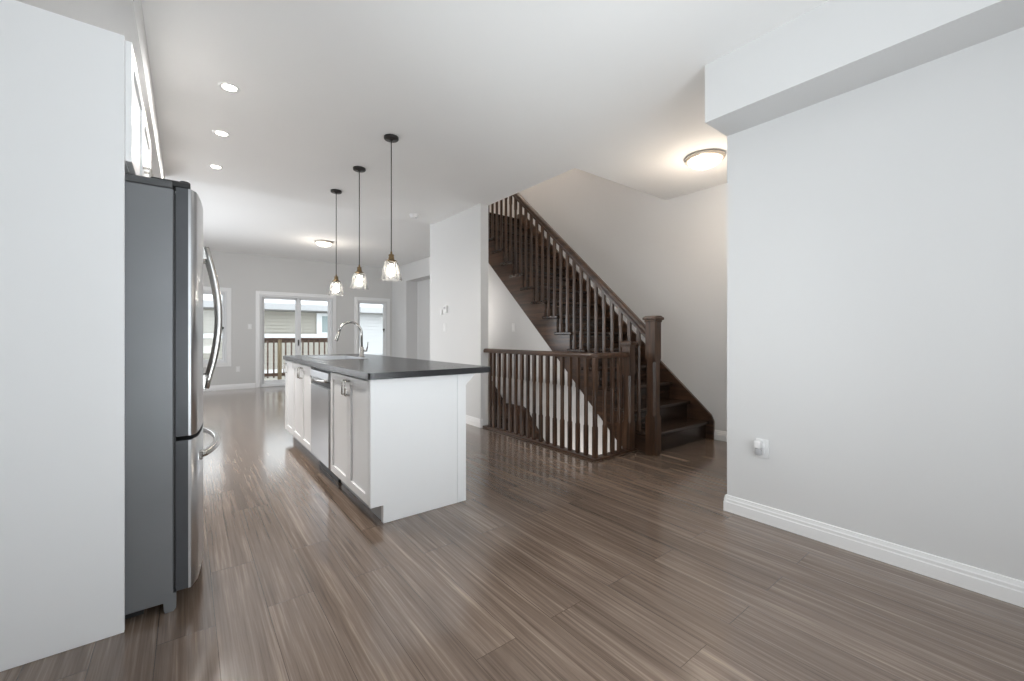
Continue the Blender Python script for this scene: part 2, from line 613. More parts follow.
# wall below the upper flight, cut along the flight
zb = lambda y: 0.105 + 0.925 * (y - 2.868)         # underside line of the flight
w = MB()
w.prism([(2.60, -2.2), (5.67, -2.2), (5.67, zb(5.67) + 0.05), (2.80, 0.10), (2.60, 0.0)], 'X', 3.602, 3.70)
struct('wall_stair', w, M['wall'], 'white wall below the dark stair flight', 'wall')


# ------------------------------------------------------------------ baseboards
BBP = [(0, 0), (0.016, 0), (0.016, 0.060), (0.013, 0.066), (0.013, 0.080), (0.010, 0.086), (0.007, 0.103), (0, 0.106)]


def baseboard(name, runs, label):
    """runs: (axis, wall coordinate, outward sign, a, b)"""
    mb = MB()
    for ax, wc, sg, a, b in runs:
        mb.prism([(wc + sg * d, z) for d, z in BBP], ax, a, b)
    return struct(name, mb, M['trim'], label, 'baseboard')


baseboard('baseboard_right', [('Y', XR, -1, YF, YR), ('X', YR, 1, XR - 0.016, XP)], 'white moulded baseboard along the near right wall')
baseboard('baseboard_hall', [('Y', XP, -1, YR, 2.31)], 'short white baseboard beside the bottom step')
baseboard('baseboard_middle', [('Y', XW, -1, YW0, YW1), ('X', YW0, -1, XW - 0.016, XW + 0.03)], 'white baseboard at the foot of the short wall by the stairs')
baseboard('baseboard_back', [('X', YB, -1, XL, 1.20), ('X', YB, -1, 2.92, 4.35), ('Y', 4.35, -1, 9.93, YB), ('X', 9.93, -1, 4.334, XP), ('Y', XP, -1, YW1 + 0.12, 9.93)], 'white baseboard along the far wall of the living room')
baseboard('baseboard_left', [('Y', XL, 1, 3.3, YB)], 'white baseboard along the left wall')


# ------------------------------------------------------------------ windows and patio door
def casing(mb, x0, x1, z0, z1, wd=0.085, bottom=True, y=YB):
    """stepped casing boards around an opening, on the room side"""
    for (d, ww) in ((0.014, wd), (0.024, 0.03)):
        mb.box(x0 - ww, x0, y - d, y + 0.001, z0 - (ww if bottom else 0), z1 + ww, 0.003)
        mb.box(x1, x1 + ww, y - d, y + 0.001, z0 - (ww if bottom else 0), z1 + ww, 0.003)
        mb.box(x0, x1, y - d, y + 0.001, z1, z1 + ww, 0.003)
        if bottom:
            mb.box(x0, x1, y - d, y + 0.001, z0 - ww, z0, 0.003)


def ring(mb, x0, x1, z0, z1, wd, y0, y1, bev=0.003):
    mb.box(x0, x0 + wd, y0, y1, z0, z1, bev)
    mb.box(x1 - wd, x1, y0, y1, z0, z1, bev)
    mb.box(x0 + wd, x1 - wd, y0, y1, z0, z0 + wd, bev)
    mb.box(x0 + wd, x1 - wd, y0, y1, z1 - wd, z1, bev)


def window(name, op, label):
    x0, x1, z0, z1 = op
    r = thing(name, label, 'window', ((x0 + x1) / 2, YB + 0.05, z0))
    r['kind'] = 'structure'
    mb = MB(); casing(mb, x0, x1, z0, z1); mb.build('window_casing', M['trim'], r)
    mb = MB(); ring(mb, x0, x1, z0, z1, 0.035, YB + 0.0, YB + 0.12); mb.build('window_frame', M['vinyl'], r)
    mb = MB(); ring(mb, x0 + 0.036, x1 - 0.036, z0 + 0.036, z1 - 0.036, 0.035, YB + 0.05, YB + 0.095); s = mb.build('sash', M['vinyl'], r)
    MB().box(x0 + 0.071, x1 - 0.071, YB + 0.07, YB + 0.076, z0 + 0.071, z1 - 0.071).build('pane', M['glass'], s)
    mb = MB()
    mb.box(x1 - 0.085, x1 - 0.045, YB + 0.03, YB + 0.05, 1.30, 1.345, 0.004)
    mb.tube([(x1 - 0.07, YB + 0.03, 1.33), (x1 - 0.075, YB + 0.02, 1.30), (x1 - 0.08, YB + 0.018, 1.25)], 0.007)
    mb.build('latch', M['bronze'], r)
    return r


window('window_1', OP[0], 'white framed window in the far wall, half hidden by the fridge handle')
window('window_2', OP[2], 'white framed window right of the patio door, behind the pendant lights')

x0, x1, z0, z1 = OP[1]
r = thing('door_1', 'white sliding glass patio door in the far wall', 'door', (2.06, YB + 0.05, 0))
r['kind'] = 'structure'
mb = MB(); casing(mb, x0, x1, 0.0, z1, 0.085, False); mb.build('door_casing', M['trim'], r)
mb = MB()
mb.box(x0, x0 + 0.04, YB, YB + 0.14, 0, z1, 0.003); mb.box(x1 - 0.04, x1, YB, YB + 0.14, 0, z1, 0.003)
mb.box(x0 + 0.04, x1 - 0.04, YB, YB + 0.14, z1 - 0.035, z1, 0.003); mb.box(x0 + 0.04, x1 - 0.04, YB, YB + 0.14, 0.001, 0.05, 0.003)
mb.build('door_frame', M['vinyl'], r)
for (a, b, y) in ((x0 + 0.041, 2.115, YB + 0.085), (2.045, x1 - 0.041, YB + 0.035)):
    mb = MB()
    mb.box(a, a + (0.055 if a < 1.5 else 0.085), y, y + 0.04, 0.052, z1 - 0.037, 0.003); mb.box(b - (0.095 if b < 2.5 else 0.055), b, y, y + 0.04, 0.052, z1 - 0.037, 0.003)
    mb.box(a + 0.055, b - 0.055, y, y + 0.04, 0.052, 0.14, 0.003); mb.box(a + 0.055, b - 0.055, y, y + 0.04, z1 - 0.075, z1 - 0.037, 0.003)
    p = mb.build('sliding_panel', M['vinyl'], r)
    MB().box(a + 0.055, b - 0.055, y + 0.017, y + 0.023, 0.14, z1 - 0.075).build('pane', M['glass'], p)
mb = MB().box(2.06, 2.085, YB + 0.015, YB + 0.035, 0.92, 1.06, 0.004); mb.tube([(2.072, YB + 0.017, 0.94), (2.072, YB - 0.01, 0.96), (2.072, YB - 0.01, 1.02), (2.072, YB + 0.017, 1.04)], 0.006)
mb.build('door_handle', M['bronze'], r)

# windows of the left wall; the living room one is an unseen addition for light
for i, (y0, y1, z0, z1) in enumerate(LW):
    r = thing('window_%d' % (4 + i), ['white window in the left wall beside the viewer', 'added unseen wide white window in the left wall of the living room'][i], 'window', (XL - 0.08, (y0 + y1) / 2, z0))
    r['kind'] = 'structure'
    mb = MB()
    for yy in (y0, (y0 + y1) / 2 - 0.025, y1 - 0.05):
        mb.box(XL - 0.13, XL - 0.06, yy, yy + 0.05, z0, z1, 0.003)
    mb.box(XL - 0.13, XL - 0.06, y0 + 0.05, y1 - 0.05, z0, z0 + 0.05); mb.box(XL - 0.13, XL - 0.06, y0 + 0.05, y1 - 0.05, z1 - 0.05, z1)
    mb.build('window_frame', M['vinyl'], r)
    MB().box(XL - 0.10, XL - 0.095, y0 + 0.05, y1 - 0.05, z0 + 0.05, z1 - 0.05).build('pane', M['glass'], r)

# window behind the camera
r = thing('window_3', 'wide white window in the wall behind the viewer', 'window', (1.10, YF - 0.08, fz0))
r['kind'] = 'structure'
mb = MB(); ring(mb, fx0, fx1, fz0, fz1, 0.05, YF - 0.12, YF - 0.04); mb.box(1.08, 1.12, YF - 0.12, YF - 0.04, fz0 + 0.05, fz1 - 0.05, 0.003)
mb.build('window_frame', M['vinyl'], r)
MB().box(fx0 + 0.05, fx1 - 0.05, YF - 0.085, YF - 0.08, fz0 + 0.05, fz1 - 0.05).build('pane', M['glass'], r)


# ------------------------------------------------------------------ staircase
RUN, RISE, NR = 0.2225, 0.2, 16
YN = lambda k: 2.385 + (k - 1) * RUN          # face of riser k
SX0, SX1 = 3.58, 4.615                        # outer stringer face, face of the wall stringer
st = thing('staircase', 'dark walnut staircase rising to the upper floor along the far wall', 'staircase', (4.1, 2.4, 0))
for k in range(1, NR + 1):
    y = YN(k)
    z1_ = RISE * k - 0.036
    xa = 3.602
    MB().box(xa, SX1, y, y + 0.018, RISE * (k - 1) + (0.0 if k > 1 else 0.001), z1_).build('riser', M['stair'], st)
    if k < NR:
        MB().box(3.548, SX1, y - 0.045, YN(k + 1) + 0.017, z1_, RISE * k, 0.009, 0, 2).build('tread', M['stair'], st)
    else:
        MB().box(3.548, SX1, y - 0.028, 5.80, z1_, RISE * k, 0.009, 0, 2).build('landing_nosing', M['stair'], st)
# outer (cut) stringer
top = []
for k in range(1, NR + 1):
    y = YN(k)
    top += [(y, RISE * (k - 1) - (0.037 if k > 1 else -0.001)), (y, RISE * k - 0.037)]
top = top + [(5.79, RISE * NR - 0.037)]
poly = top + [(5.79, zb(5.79)), (2.757, 0.001)]
MB().prism(poly, 'X', SX0, 3.601).build('stringer', M['stairy'], st)
# wall stringer
sl = RISE / RUN
ny = lambda y: 0.2 + sl * (y - 2.36)
poly = [(2.30, 0.001), (2.30, 0.20), (2.33, 0.27), (5.60, ny(5.60) + 0.125), (5.70, 3.30), (5.80, 3.30), (5.80, 2.9), (2.62, 0.001)]
MB().prism(poly, 'X', SX1, XP - 0.002, 0, 0.003).build('wall_stringer', M['stairy'], st)


def octa(cx, cy, w, ch):
    h = w / 2
    return [(cx - h + ch, cy - h), (cx + h - ch, cy - h), (cx + h, cy - h + ch), (cx + h, cy + h - ch), (cx + h - ch, cy + h), (cx - h + ch, cy + h), (cx - h, cy + h - ch), (cx - h, cy - h + ch)]


def chamfered_post(mb, cx, cy, z0, z1, w, lo, hi, ch):
    """square post whose middle part has chamfered corners; lo/hi = heights where the chamfer starts and stops"""
    e = 0.0006
    lv = [(z0, e), (lo, e), (lo + ch * 1.5, ch), (hi - ch * 1.5, ch), (hi, e), (z1, e)]
    vs, fs = [], []
    for z, cc in lv:
        vs += [(x, y, z) for x, y in octa(cx, cy, w, cc)]
    for i in range(len(lv) - 1):
        for k in range(8):
            k2 = (k + 1) % 8
            fs.append((i * 8 + k, i * 8 + k2, (i + 1) * 8 + k2, (i + 1) * 8 + k))
    fs.append(list(range(8))[::-1]); fs.append(list(range((len(lv) - 1) * 8, len(lv) * 8)))
    mb.add(vs, fs)


def newel(parent, cx, cy, z0, z1, w, lo, hi):
    mb = MB(); chamfered_post(mb, cx, cy, z0, z1 - 0.045, w, lo, hi, w * 0.2)
    n = mb.build('newel_post', M['stairz'], parent)
    h = w / 2
    mb = MB()
    mb.box(cx - h - 0.008, cx + h + 0.008, cy - h - 0.008, cy + h + 0.008, z1 - 0.060, z1 - 0.040, 0.004)
    mb.box(cx - h - 0.022, cx + h + 0.022, cy - h - 0.022, cy + h + 0.022, z1 - 0.040, z1 - 0.012, 0.006)
    mb.prism([(cx - h - 0.016, z1 - 0.012), (cx + h + 0.016, z1 - 0.012), (cx + h - 0.02, z1), (cx - h + 0.02, z1)], 'Y', cy - h - 0.012, cy + h + 0.012)
    mb.build('newel_cap', M['stairz'], n)
    return n


newel(st, 3.585, 2.375, 0.0, 1.345, 0.105, 0.36, 0.93)
# hand rail of the flight
RS = (3.061 - 1.311) / (4.435 - 2.536)
rt = lambda y: 1.311 + RS * (y - 2.536)       # top line of the rail
ya, yb = 2.43, 6.3
prof = [(-0.022, -0.112), (0.022, -0.112), (0.022, -0.078), (0.030, -0.070), (0.035, -0.045), (0.031, -0.016), (0.016, 0.0), (-0.016, 0.0), (-0.031, -0.016), (-0.035, -0.045), (-0.030, -0.070), (-0.022, -0.078)]
xr = 3.600
vs = [(xr + a, ya, rt(ya) + b) for a, b in prof] + [(xr + a, yb, rt(yb) + b) for a, b in prof]
n = len(prof)
fs = [(i, (i + 1) % n, n + (i + 1) % n, n + i) for i in range(n)] + [list(range(n))[::-1], list(range(n, 2 * n))]
MB().add(vs, fs).build('handrail', M['stairy'], st)
# balusters, two on each tread
bal0 = None
for k in range(1, 16):
    for j in range(2):
        y = YN(k) + 0.055 + j * RUN / 2
        if y < 2.46:
            continue
        za, zt = RISE * k - 0.001, rt(y) - 0.105
        mb = MB(); chamfered_post(mb, xr, y, za, zt, 0.033, za + 0.20 - (0.11 if j else 0), zt - 0.16, 0.008)
        mb.build('baluster', M['stairz'], st)

# ------------------------------------------------------------------ guard railing around the well
gx, gy = 2.99, 2.595
gr = thing('guard_railing', 'dark wooden guard railing around the open stair well', 'railing', (gx, gy, 0))
mb = MB()
mb.box(gx - 0.055, gx + 0.045, gy - 0.055, YW0 - 0.003, 0.0, 0.022, 0.006)
mb.box(gx + 0.045, 3.575, gy - 0.055, gy + 0.045, 0.0, 0.022, 0.006)
mb.build('base_plate', M['stairy'], gr)
NY = [4.29, 4.215, 4.107, 3.998, 3.888, 3.778, 3.668, 3.562, 3.456, 3.348, 3.240, 3.132, 3.024, 2.918, 2.812, 2.706, gy]
for y in NY:
    w_ = 0.040 if y == gy else 0.034
    mb = MB(); chamfered_post(mb, gx, y, 0.020, 0.945, w_, 0.30, 0.66, 0.008); mb.build('baluster', M['stairz'], gr)
for x in (3.130, 3.240, 3.345):
    mb = MB(); chamfered_post(mb, x, gy, 0.020, 0.945, 0.034, 0.30, 0.66, 0.008); mb.build('baluster', M['stairz'], gr)
newel(gr, 3.497, gy, 0.022, 1.10, 0.092, 0.28, 0.78)
# rail swept round the corner
path = [(gx, YW0 - 0.003)] + [(gx, gy + 0.07)] + [(gx + 0.07 - 0.07 * math.cos(a), gy + 0.07 - 0.07 * math.sin(a)) for a in [PI / 2 * i / 8 for i in range(1, 9)]] + [(3.455, gy)]
prof = [(-0.033, -0.050), (0.033, -0.050), (0.036, -0.026), (0.030, -0.008), (0.016, 0.0), (-0.016, 0.0), (-0.030, -0.008), (-0.036, -0.026)]
vs, fs = [], []
for i, p in enumerate(path):
    a = Vector(path[max(i - 1, 0)]); b = Vector(path[min(i + 1, len(path) - 1)])
    t = (b - a).normalized(); nn = Vector((-t.y, t.x))
    vs += [(p[0] + nn.x * u, p[1] + nn.y * u, 0.992 + v) for u, v in prof]
n = len(prof)
for i in range(len(path) - 1):
    for k in range(n):
        fs.append((i * n + k, i * n + (k + 1) % n, (i + 1) * n + (k + 1) % n, (i + 1) * n + k))
fs += [list(range(n))[::-1], list(range((len(path) - 1) * n, len(path) * n))]
MB().add(vs, fs).build('handrail', M['stairy'], gr)

# ------------------------------------------------------------------ lower flight inside the well
lo = thing('lower_staircase', 'dark wooden stairs going down behind the guard railing', 'staircase', (3.3, 4.6, 0))
for k in range(1, 9):
    y = 4.60 - (k - 1) * RUN
    MB().box(3.04, 3.56, y - 0.018, y, -RISE * k + 0.001, -RISE * (k - 1) - 0.037).build('riser', M['stair'], lo)
    if y - RUN > 2.62:
        MB().box(3.04, 3.56, y - RUN - 0.018, y - 0.001, -RISE * k - 0.036, -RISE * k, 0.008).build('tread', M['stair'], lo)
MB().box(3.04, 3.56, 4.58, 4.66, -0.036, 0.004, 0.008).build('landing_nosing', M['stair'], lo)
poly = [(5.60, 0.90), (5.175, 0.53), (4.77, 0.185), (4.72, 0.20), (4.38, 0.20), (4.30, 0.17), (3.10, -1.04), (2.75, -1.40), (2.75, -1.75), (3.0, -1.75), (5.60, 0.6), (5.60, 0.001)]
poly = [(5.60, 0.90), (5.175, 0.53), (4.77, 0.185), (4.72, 0.20), (4.38, 0.20), (4.30, 0.17), (2.75, -1.40), (2.75, -1.80), (4.5, -0.2), (5.60, -0.2)]
MB().prism(poly, 'X', 3.565, 3.600, 0, 0.002).build('stringer', M['stairy'], lo)


# ------------------------------------------------------------------ kitchen island
IX0, IX1 = 0.875, 1.541           # door face side, back side
IY0, IY1 = 2.508, 5.27


def shaker(mb, y0, y1, z0, z1, x=IX0, st_=0.055, t=0.02):
    """five piece door facing -X"""
    mb.box(x, x + t, y0, y0 + st_, z0, z1, 0.0015)
    mb.box(x, x + t, y1 - st_, y1, z0, z1, 0.0015)
    mb.box(x, x + t, y0 + st_, y1 - st_, z0, z0 + st_, 0.0015)
    mb.box(x, x + t, y0 + st_, y1 - st_, z1 - st_, z1, 0.0015)
    mb.box(x + 0.010, x + t - 0.001, y0 + st_ - 0.002, y1 - st_ + 0.002, z0 + st_ - 0.002, z1 - st_ + 0.002)


def pull(mb, y, za, zb_, x=IX0):
    mb.tube([(x + 0.001, y, za), (x - 0.024, y, za), (x - 0.030, y, za - 0.003 if za > zb_ else za), (x - 0.030, y, zb_ + 0.003), (x - 0.024, y, zb_), (x + 0.001, y, zb_)], 0.0055, 8)


def cabinet(name, y0, y1, doors, label, hollow=False):
    c_ = thing(name, label, 'cabinet', ((IX0 + IX1) / 2, (y0 + y1) / 2, 0))
    mb = MB()
    if hollow:
        a, b = IX0 + 0.021, IX1 - 0.02
        mb.box(a, b, y0 + 0.001, y1 - 0.001, 0.108, 0.126)
        mb.box(a, b, y0 + 0.001, y0 + 0.018, 0.126, 0.888); mb.box(a, b, y1 - 0.018, y1 - 0.001, 0.126, 0.888)
        mb.box(b - 0.015, b, y0 + 0.018, y1 - 0.018, 0.126, 0.888); mb.box(a, a + 0.016, y0 + 0.018, y1 - 0.018, 0.84, 0.888)
    else:
        mb.box(IX0 + 0.021, IX1 - 0.02, y0 + 0.001, y1 - 0.001, 0.108, 0.888)
    mb.build('carcass', M['cab'], c_)
    MB().box(0.955, 0.975, y0 + 0.001, y1 - 0.001, 0.001, 0.107).build('toe_kick', M['greyplastic'], c_)
    for a, b, hy in doors:
        mb = MB(); shaker(mb, a + 0.002, b - 0.002, 0.112, 0.872)
        d = mb.build('door', M['cab'], c_)
        mb = MB(); pull(mb, hy, 0.842, 0.745)
        mb.build('handle', M['nickel'], d)
    return c_


cabinet('island_cabinet', 2.545, 3.42, [(2.560, 2.968, 2.935), (2.968, 3.412, 3.003)], 'white two door island cabinet between end panel and dishwasher')
cabinet('island_cabinet', 4.045, 4.865, [(4.052, 4.440, 4.405), (4.440, 4.858, 4.475)], 'white two door island cabinet under the sink', True)
cabinet('island_cabinet', 4.865, 5.25, [(4.872, 5.243, 5.205)], 'narrow single door island cabinet at the far end')

# end panels and back of the island
t_ = thing('end_panel', 'plain white end panel of the island, facing the viewer', 'panel', (1.2, IY0, 0))
MB().prism([(IX0 - 0.004, 0.112), (0.950, 0.112), (0.950, 0.001), (IX1 - 0.07, 0.001), (IX1 - 0.07, 0.888), (IX0 - 0.004, 0.888)], 'Y', IY0, 2.544, 0, 0.001).build('panel', M['cab'], t_)
MB().box(IX1 - 0.068, IX1, IY0, 2.544, 0.001, 0.888, 0.0015).build('corner_post', M['cab'], t_)
tag(MB().box(IX1 - 0.019, IX1 - 0.001, 2.5445, IY1, 0.001, 0.888).build('back_panel', M['cab'], None, (IX1, 2.6, 0)), 'white back panel of the island, facing the stairs', 'panel')
tag(MB().prism([(IX0 - 0.004, 0.112), (0.950, 0.112), (0.950, 0.001), (IX1 - 0.02, 0.001), (IX1 - 0.02, 0.888), (IX0 - 0.004, 0.888)], 'Y', 5.252, IY1).build('far_end_panel', M['cab'], None, (1.2, 5.25, 0)), 'white end panel of the island, facing the patio door', 'panel')
# brackets carrying the overhang
br = None
for i, y in enumerate((2.51, 3.85, 5.2)):
    lb = ['white curved bracket under the worktop overhang, at the near end of the island', 'white bracket under the worktop overhang, middle of the island', 'white bracket under the worktop overhang, at the far end of the island'][i]
    poly = [(0.0, 0.0), (0.075, 0.0), (0.075, -0.012), (0.062, -0.020), (0.030, -0.052), (0.012, -0.066), (0.0, -0.080)]
    if br is None:
        br = tag(MB().prism([(IX1 + 0.001 + a, 0.8885 + b) for a, b in poly], 'Y', y, y + 0.034).build('bracket', M['cab'], None, (IX1, y, 0.8885)), lb, 'bracket', 'worktop brackets')
    else:
        q = br.copy(); COL.objects.link(q); q.location = (IX1, y, 0.8885); q['label'] = lb

# worktop with the cut out for the sink
wx0, wx1, wy0, wy1, wz0, wz1 = 0.850, 1.735, 2.468, 5.31, 0.889, 0.929
sx0, sx1, sy0, sy1 = 1.02, 1.40, 4.12, 4.82
bm = bmesh.new()
cr_ = 0.03
outer = []
for (cx_, cy_, a0) in ((wx0 + cr_, wy0 + cr_, PI), (wx1 - cr_, wy0 + cr_, 1.5 * PI), (wx1 - cr_, wy1 - cr_, 0), (wx0 + cr_, wy1 - cr_, PI / 2)):
    outer += [(cx_ + cr_ * math.cos(a0 + PI / 2 * j / 4), cy_ + cr_ * math.sin(a0 + PI / 2 * j / 4)) for j in range(5)]
inner = [(sx0, sy0), (sx1, sy0), (sx1, sy1), (sx0, sy1)]
mb = MB()
for z, fl_ in ((wz1, 0), (wz0, 1)):
    vs = [(x, y, z) for x, y in outer] + [(x, y, z) for x, y in inner]
    fs = []
    for q in range(4):
        for j in range(4):
            fs.append((q * 5 + j, q * 5 + j + 1, 20 + q))
        a = q * 5 + 4; b = ((q + 1) % 4) * 5
        fs.append((a, b, 20 + (q + 1) % 4, 20 + q))
    mb.add(vs, fs)
nO = len(outer)
mb.add([(x, y, wz0) for x, y in outer] + [(x, y, wz1) for x, y in outer], [(i, (i + 1) % nO, nO + (i + 1) % nO, nO + i) for i in range(nO)])
mb.add([(x, y, wz0) for x, y in inner] + [(x, y, wz1) for x, y in inner], [(i, (i + 1) % 4, 4 + (i + 1) % 4, 4 + i) for i in range(4)])
bm.free()
wt = mb.build('worktop', M['counter'], None, (wx0, wy0, wz0))
tag(wt, 'long charcoal worktop with rounded corners on the kitchen island', 'worktop')

# sink
sk = thing('sink', 'stainless steel sink set into the island worktop', 'sink', (1.21, 4.47, 0.75))
mb = MB()
ring2 = [(sx0 - 0.012, sx1 + 0.012, sy0 - 0.012, sy1 + 0.012, wz1 + 0.0005), (sx0 - 0.010, sx1 + 0.010, sy0 - 0.010, sy1 + 0.010, wz1 + 0.003), (sx0 + 0.006, sx1 - 0.006, sy0 + 0.006, sy1 - 0.006, wz1 + 0.003), (sx0 + 0.02, sx1 - 0.02, sy0 + 0.02, sy1 - 0.02, 0.76)]
vs, fs = [], []
for (a, b, c_, d, z) in ring2:
    vs += [(a, c_, z), (b, c_, z), (b, d, z), (a, d, z)]
for i in range(3):
    for k in range(4):
        k2 = (k + 1) % 4
        fs.append((i * 4 + k, i * 4 + k2, (i + 1) * 4 + k2, (i + 1) * 4 + k))
fs.append((12, 13, 14, 15))
mb.add(vs, fs).build('basin', M['steel'], sk)
MB().lathe((1.21, 4.47, 0.7605), [(0.045, 0), (0.045, 0.003), (0.03, 0.004), (0.028, 0.001)], 20).build('drain', M['steelh'], sk)

# tap
fx, fy = 1.452, 4.45
fa = thing('kitchen_faucet', 'tall chrome gooseneck tap behind the island sink', 'tap', (fx, fy, wz1))
mb = MB()
mb.lathe((fx, fy, wz1 + 0.0005), [(0.030, 0), (0.030, 0.006), (0.024, 0.012), (0.022, 0.10), (0.019, 0.106), (0.0, 0.106)], 20)
mb.build('base', M['steelh'], fa)
pts = [(fx, fy, wz1 + 0.10), (fx, fy, wz1 + 0.24)] + [(fx - 0.115 + 0.115 * math.cos(a), fy, wz1 + 0.24 + 0.125 * math.sin(a)) for a in [PI * i / 14 * 0.93 for i in range(1, 15)]]
mb = MB().tube(pts, 0.0125, 12)
sp = mb.build('spout', M['steelh'], fa)
e0 = Vector(pts[-1]); dr = (Vector(pts[-1]) - Vector(pts[-2])).normalized()
MB().tube([e0 - dr * 0.002, e0 + dr * 0.03, e0 + dr * 0.09, e0 + dr * 0.10], [0.014, 0.016, 0.018, 0.015], 14).build('spray_head', M['nickel'], fa)
mb = MB().tube([(fx + 0.015, fy - 0.012, wz1 + 0.065), (fx + 0.045, fy - 0.035, wz1 + 0.07)], 0.011, 10)
mb.tube([(fx + 0.040, fy - 0.032, wz1 + 0.068), (fx + 0.048, fy - 0.04, wz1 + 0.11), (fx + 0.052, fy - 0.045, wz1 + 0.155)], [0.007, 0.006, 0.005], 10)
mb.build('lever', M['steelh'], fa)

# dishwasher
dw = thing('dishwasher', 'stainless steel dishwasher built into the island', 'dishwasher', (1.15, 3.73, 0))
MB().box(0.90, 1.49, 3.425, 4.04, 0.112, 0.875).build('tub', M['fridge_dark'], dw)
mb = MB().box(0.868, 0.899, 3.435, 4.032, 0.115, 0.735, 0.006)
mb.build('door_panel', M['steel'], dw)
mb = MB().box(0.866, 0.899, 3.435, 4.032, 0.790, 0.862, 0.006)
cp = mb.build('control_panel', M['steel'], dw)
MB().box(0.884, 0.899, 3.437, 4.030, 0.736, 0.789).build('handle_recess', M['black'], dw)
pts = [(0.866 - 0.022 * math.sin(PI * i / 12), 3.47 + 0.527 * i / 12, 0.795 - 0.008 * math.sin(PI * i / 12)) for i in range(13)]
MB().tube(pts, 0.013, 10).build('handle', M['steelh'], dw)
MB().box(0.94, 0.955, 3.435, 4.032, 0.001, 0.108).build('kick_plate', M['black'], dw)

# ------------------------------------------------------------------ refrigerator
FY0, FY1 = 2.25, 3.15
fr = thing('refrigerator', 'stainless steel french door refrigerator beside the white tall panel', 'refrigerator', (-0.4, 2.7, 0))
mb = MB()
mb.box(-0.76, -0.045, FY0, FY1, 0.042, 1.765, 0.003)
mb.build('body', M['fridge_side'], fr)
mb = MB()
mb.box(-0.76, -0.048, FY0 - 0.002, FY1 + 0.002, 1.766, 1.796, 0.004)
mb.build('top_cap', M['fridge_dark'], fr)
MB().box(-0.0445, -0.038, FY0 + 0.004, FY1 - 0.004, 0.09, 1.76).build('gasket', M['black'], fr)


def fx_front(y):
    t = (y - FY0) / (FY1 - FY0)
    return 0.026 + 0.040 * math.sin(PI * t) ** 0.8


def fridge_door(name, y0, y1, z0, z1):
    N = 14
    front = []
    for i in range(N + 1):
        y = y0 + (y1 - y0) * i / N
        x = fx_front(y)
        d = min(y - y0, y1 - y)
        if d < 0.012:
            x -= 0.012 * (1 - math.sqrt(max(0, 1 - (1 - d / 0.012) ** 2)))
        front.append((x, y))
    y_in = []
    poly = [(-0.037, y0)] + front + [(-0.037, y1)]
    mb = MB()
    n_ = len(poly)
    vs = [(x, y, z0) for x, y in poly] + [(x, y, z1) for x, y in poly]
    for i in range(n_):
        j = (i + 1) % n_
        side = i in (0, n_ - 2, n_ - 1)
        mb.add([vs[i], vs[j], vs[n_ + j], vs[n_ + i]], [(0, 1, 2, 3)], 1 if side else 0, not side)
    mb.add(vs[:n_], [list(range(n_))[::-1]], 1); mb.add(vs[n_:], [list(range(n_))], 1)
    # bright edging strips on the outer side of the door
    for (yy, sg) in ((y0, -1), (y1, 1)):
        if abs(yy - FY0) < 0.01 or abs(yy - FY1) < 0.01:
            mb.box(0.004, 0.0135, min(yy, yy + sg * 0.0015), max(yy, yy + sg * 0.0015), z0, z1, 0, 0)
    return mb.build(name, [M['steel'], M['door_edge']], fr)


YM = 2.70
d1 = fridge_door('door', FY0, YM - 0.002, 0.727, 1.775)
d2 = fridge_door('door', YM + 0.002, FY1, 0.727, 1.775)
d3 = fridge_door('freezer_drawer', FY0, FY1, 0.080, 0.708)


def fridge_handle(par, y):
    mb = MB()
    N = 16
    xf = fx_front(y)
    pts = [(xf + 0.006, y, 1.545), (xf + 0.004, y, 1.59)]
    pts = []
    for i in range(N + 1):
        t = i / N
        pts.append((xf + 0.002 + 0.064 * math.sin(PI * (0.04 + 0.92 * t)), y, 1.600 - 0.715 * t))
    mb.tube(pts, 0.0145, 12)
    mb.box(xf - 0.004, xf + 0.012, y - 0.012, y + 0.012, 1.535, 1.605, 0.004)
    mb.box(xf - 0.004, xf + 0.012, y - 0.012, y + 0.012, 0.878, 0.955, 0.004)
    mb.build('handle', M['steelh'], par)


fridge_handle(d1, 2.635)
fridge_handle(d2, 2.765)
N = 18
pts = []
for i in range(N + 1):
    t = i / N
    y = 2.36 + 0.68 * t
    pts.append((fx_front(y) - 0.004 + 0.062 * math.sin(PI * t) ** 0.55, y, 0.612))
mb = MB().tube(pts, 0.0155, 12)
mb.box(fx_front(2.36) - 0.006, fx_front(2.36) + 0.012, 2.345, 2.38, 0.592, 0.632, 0.004)
mb.box(fx_front(3.04) - 0.006, fx_front(3.04) + 0.012, 3.02, 3.055, 0.592, 0.632, 0.004)
mb.build('handle', M['steelh'], d3)
for y in (FY0 + 0.012, FY1 - 0.082):
    mb = MB()
    mb.box(-0.12, 0.012, y, y + 0.07, 1.7765, 1.806, 0.006)
    mb.lathe((-0.008, y + 0.03, 1.776), [(0.02, 0), (0.02, 0.034), (0.015, 0.038), (0, 0.038)], 14)
    mb.build('hinge_cover', M['black'], fr)
mb = MB()
mb.box(-0.74, -0.14, FY0 + 0.03, FY1 - 0.03, 0.012, 0.041)
mb.build('base_grille', M['black'], fr)
for y in (FY0 + 0.002, FY1 - 0.062):
    MB().prism([(-0.078, 0.060), (-0.076, 0.014), (-0.072, 0.001), (-0.045, 0.001), (-0.036, 0.012), (-0.036, 0.075), (-0.078, 0.075)], 'Y', y - 0.003, y + 0.06).build('foot_cover', M['fridge_side'], fr)

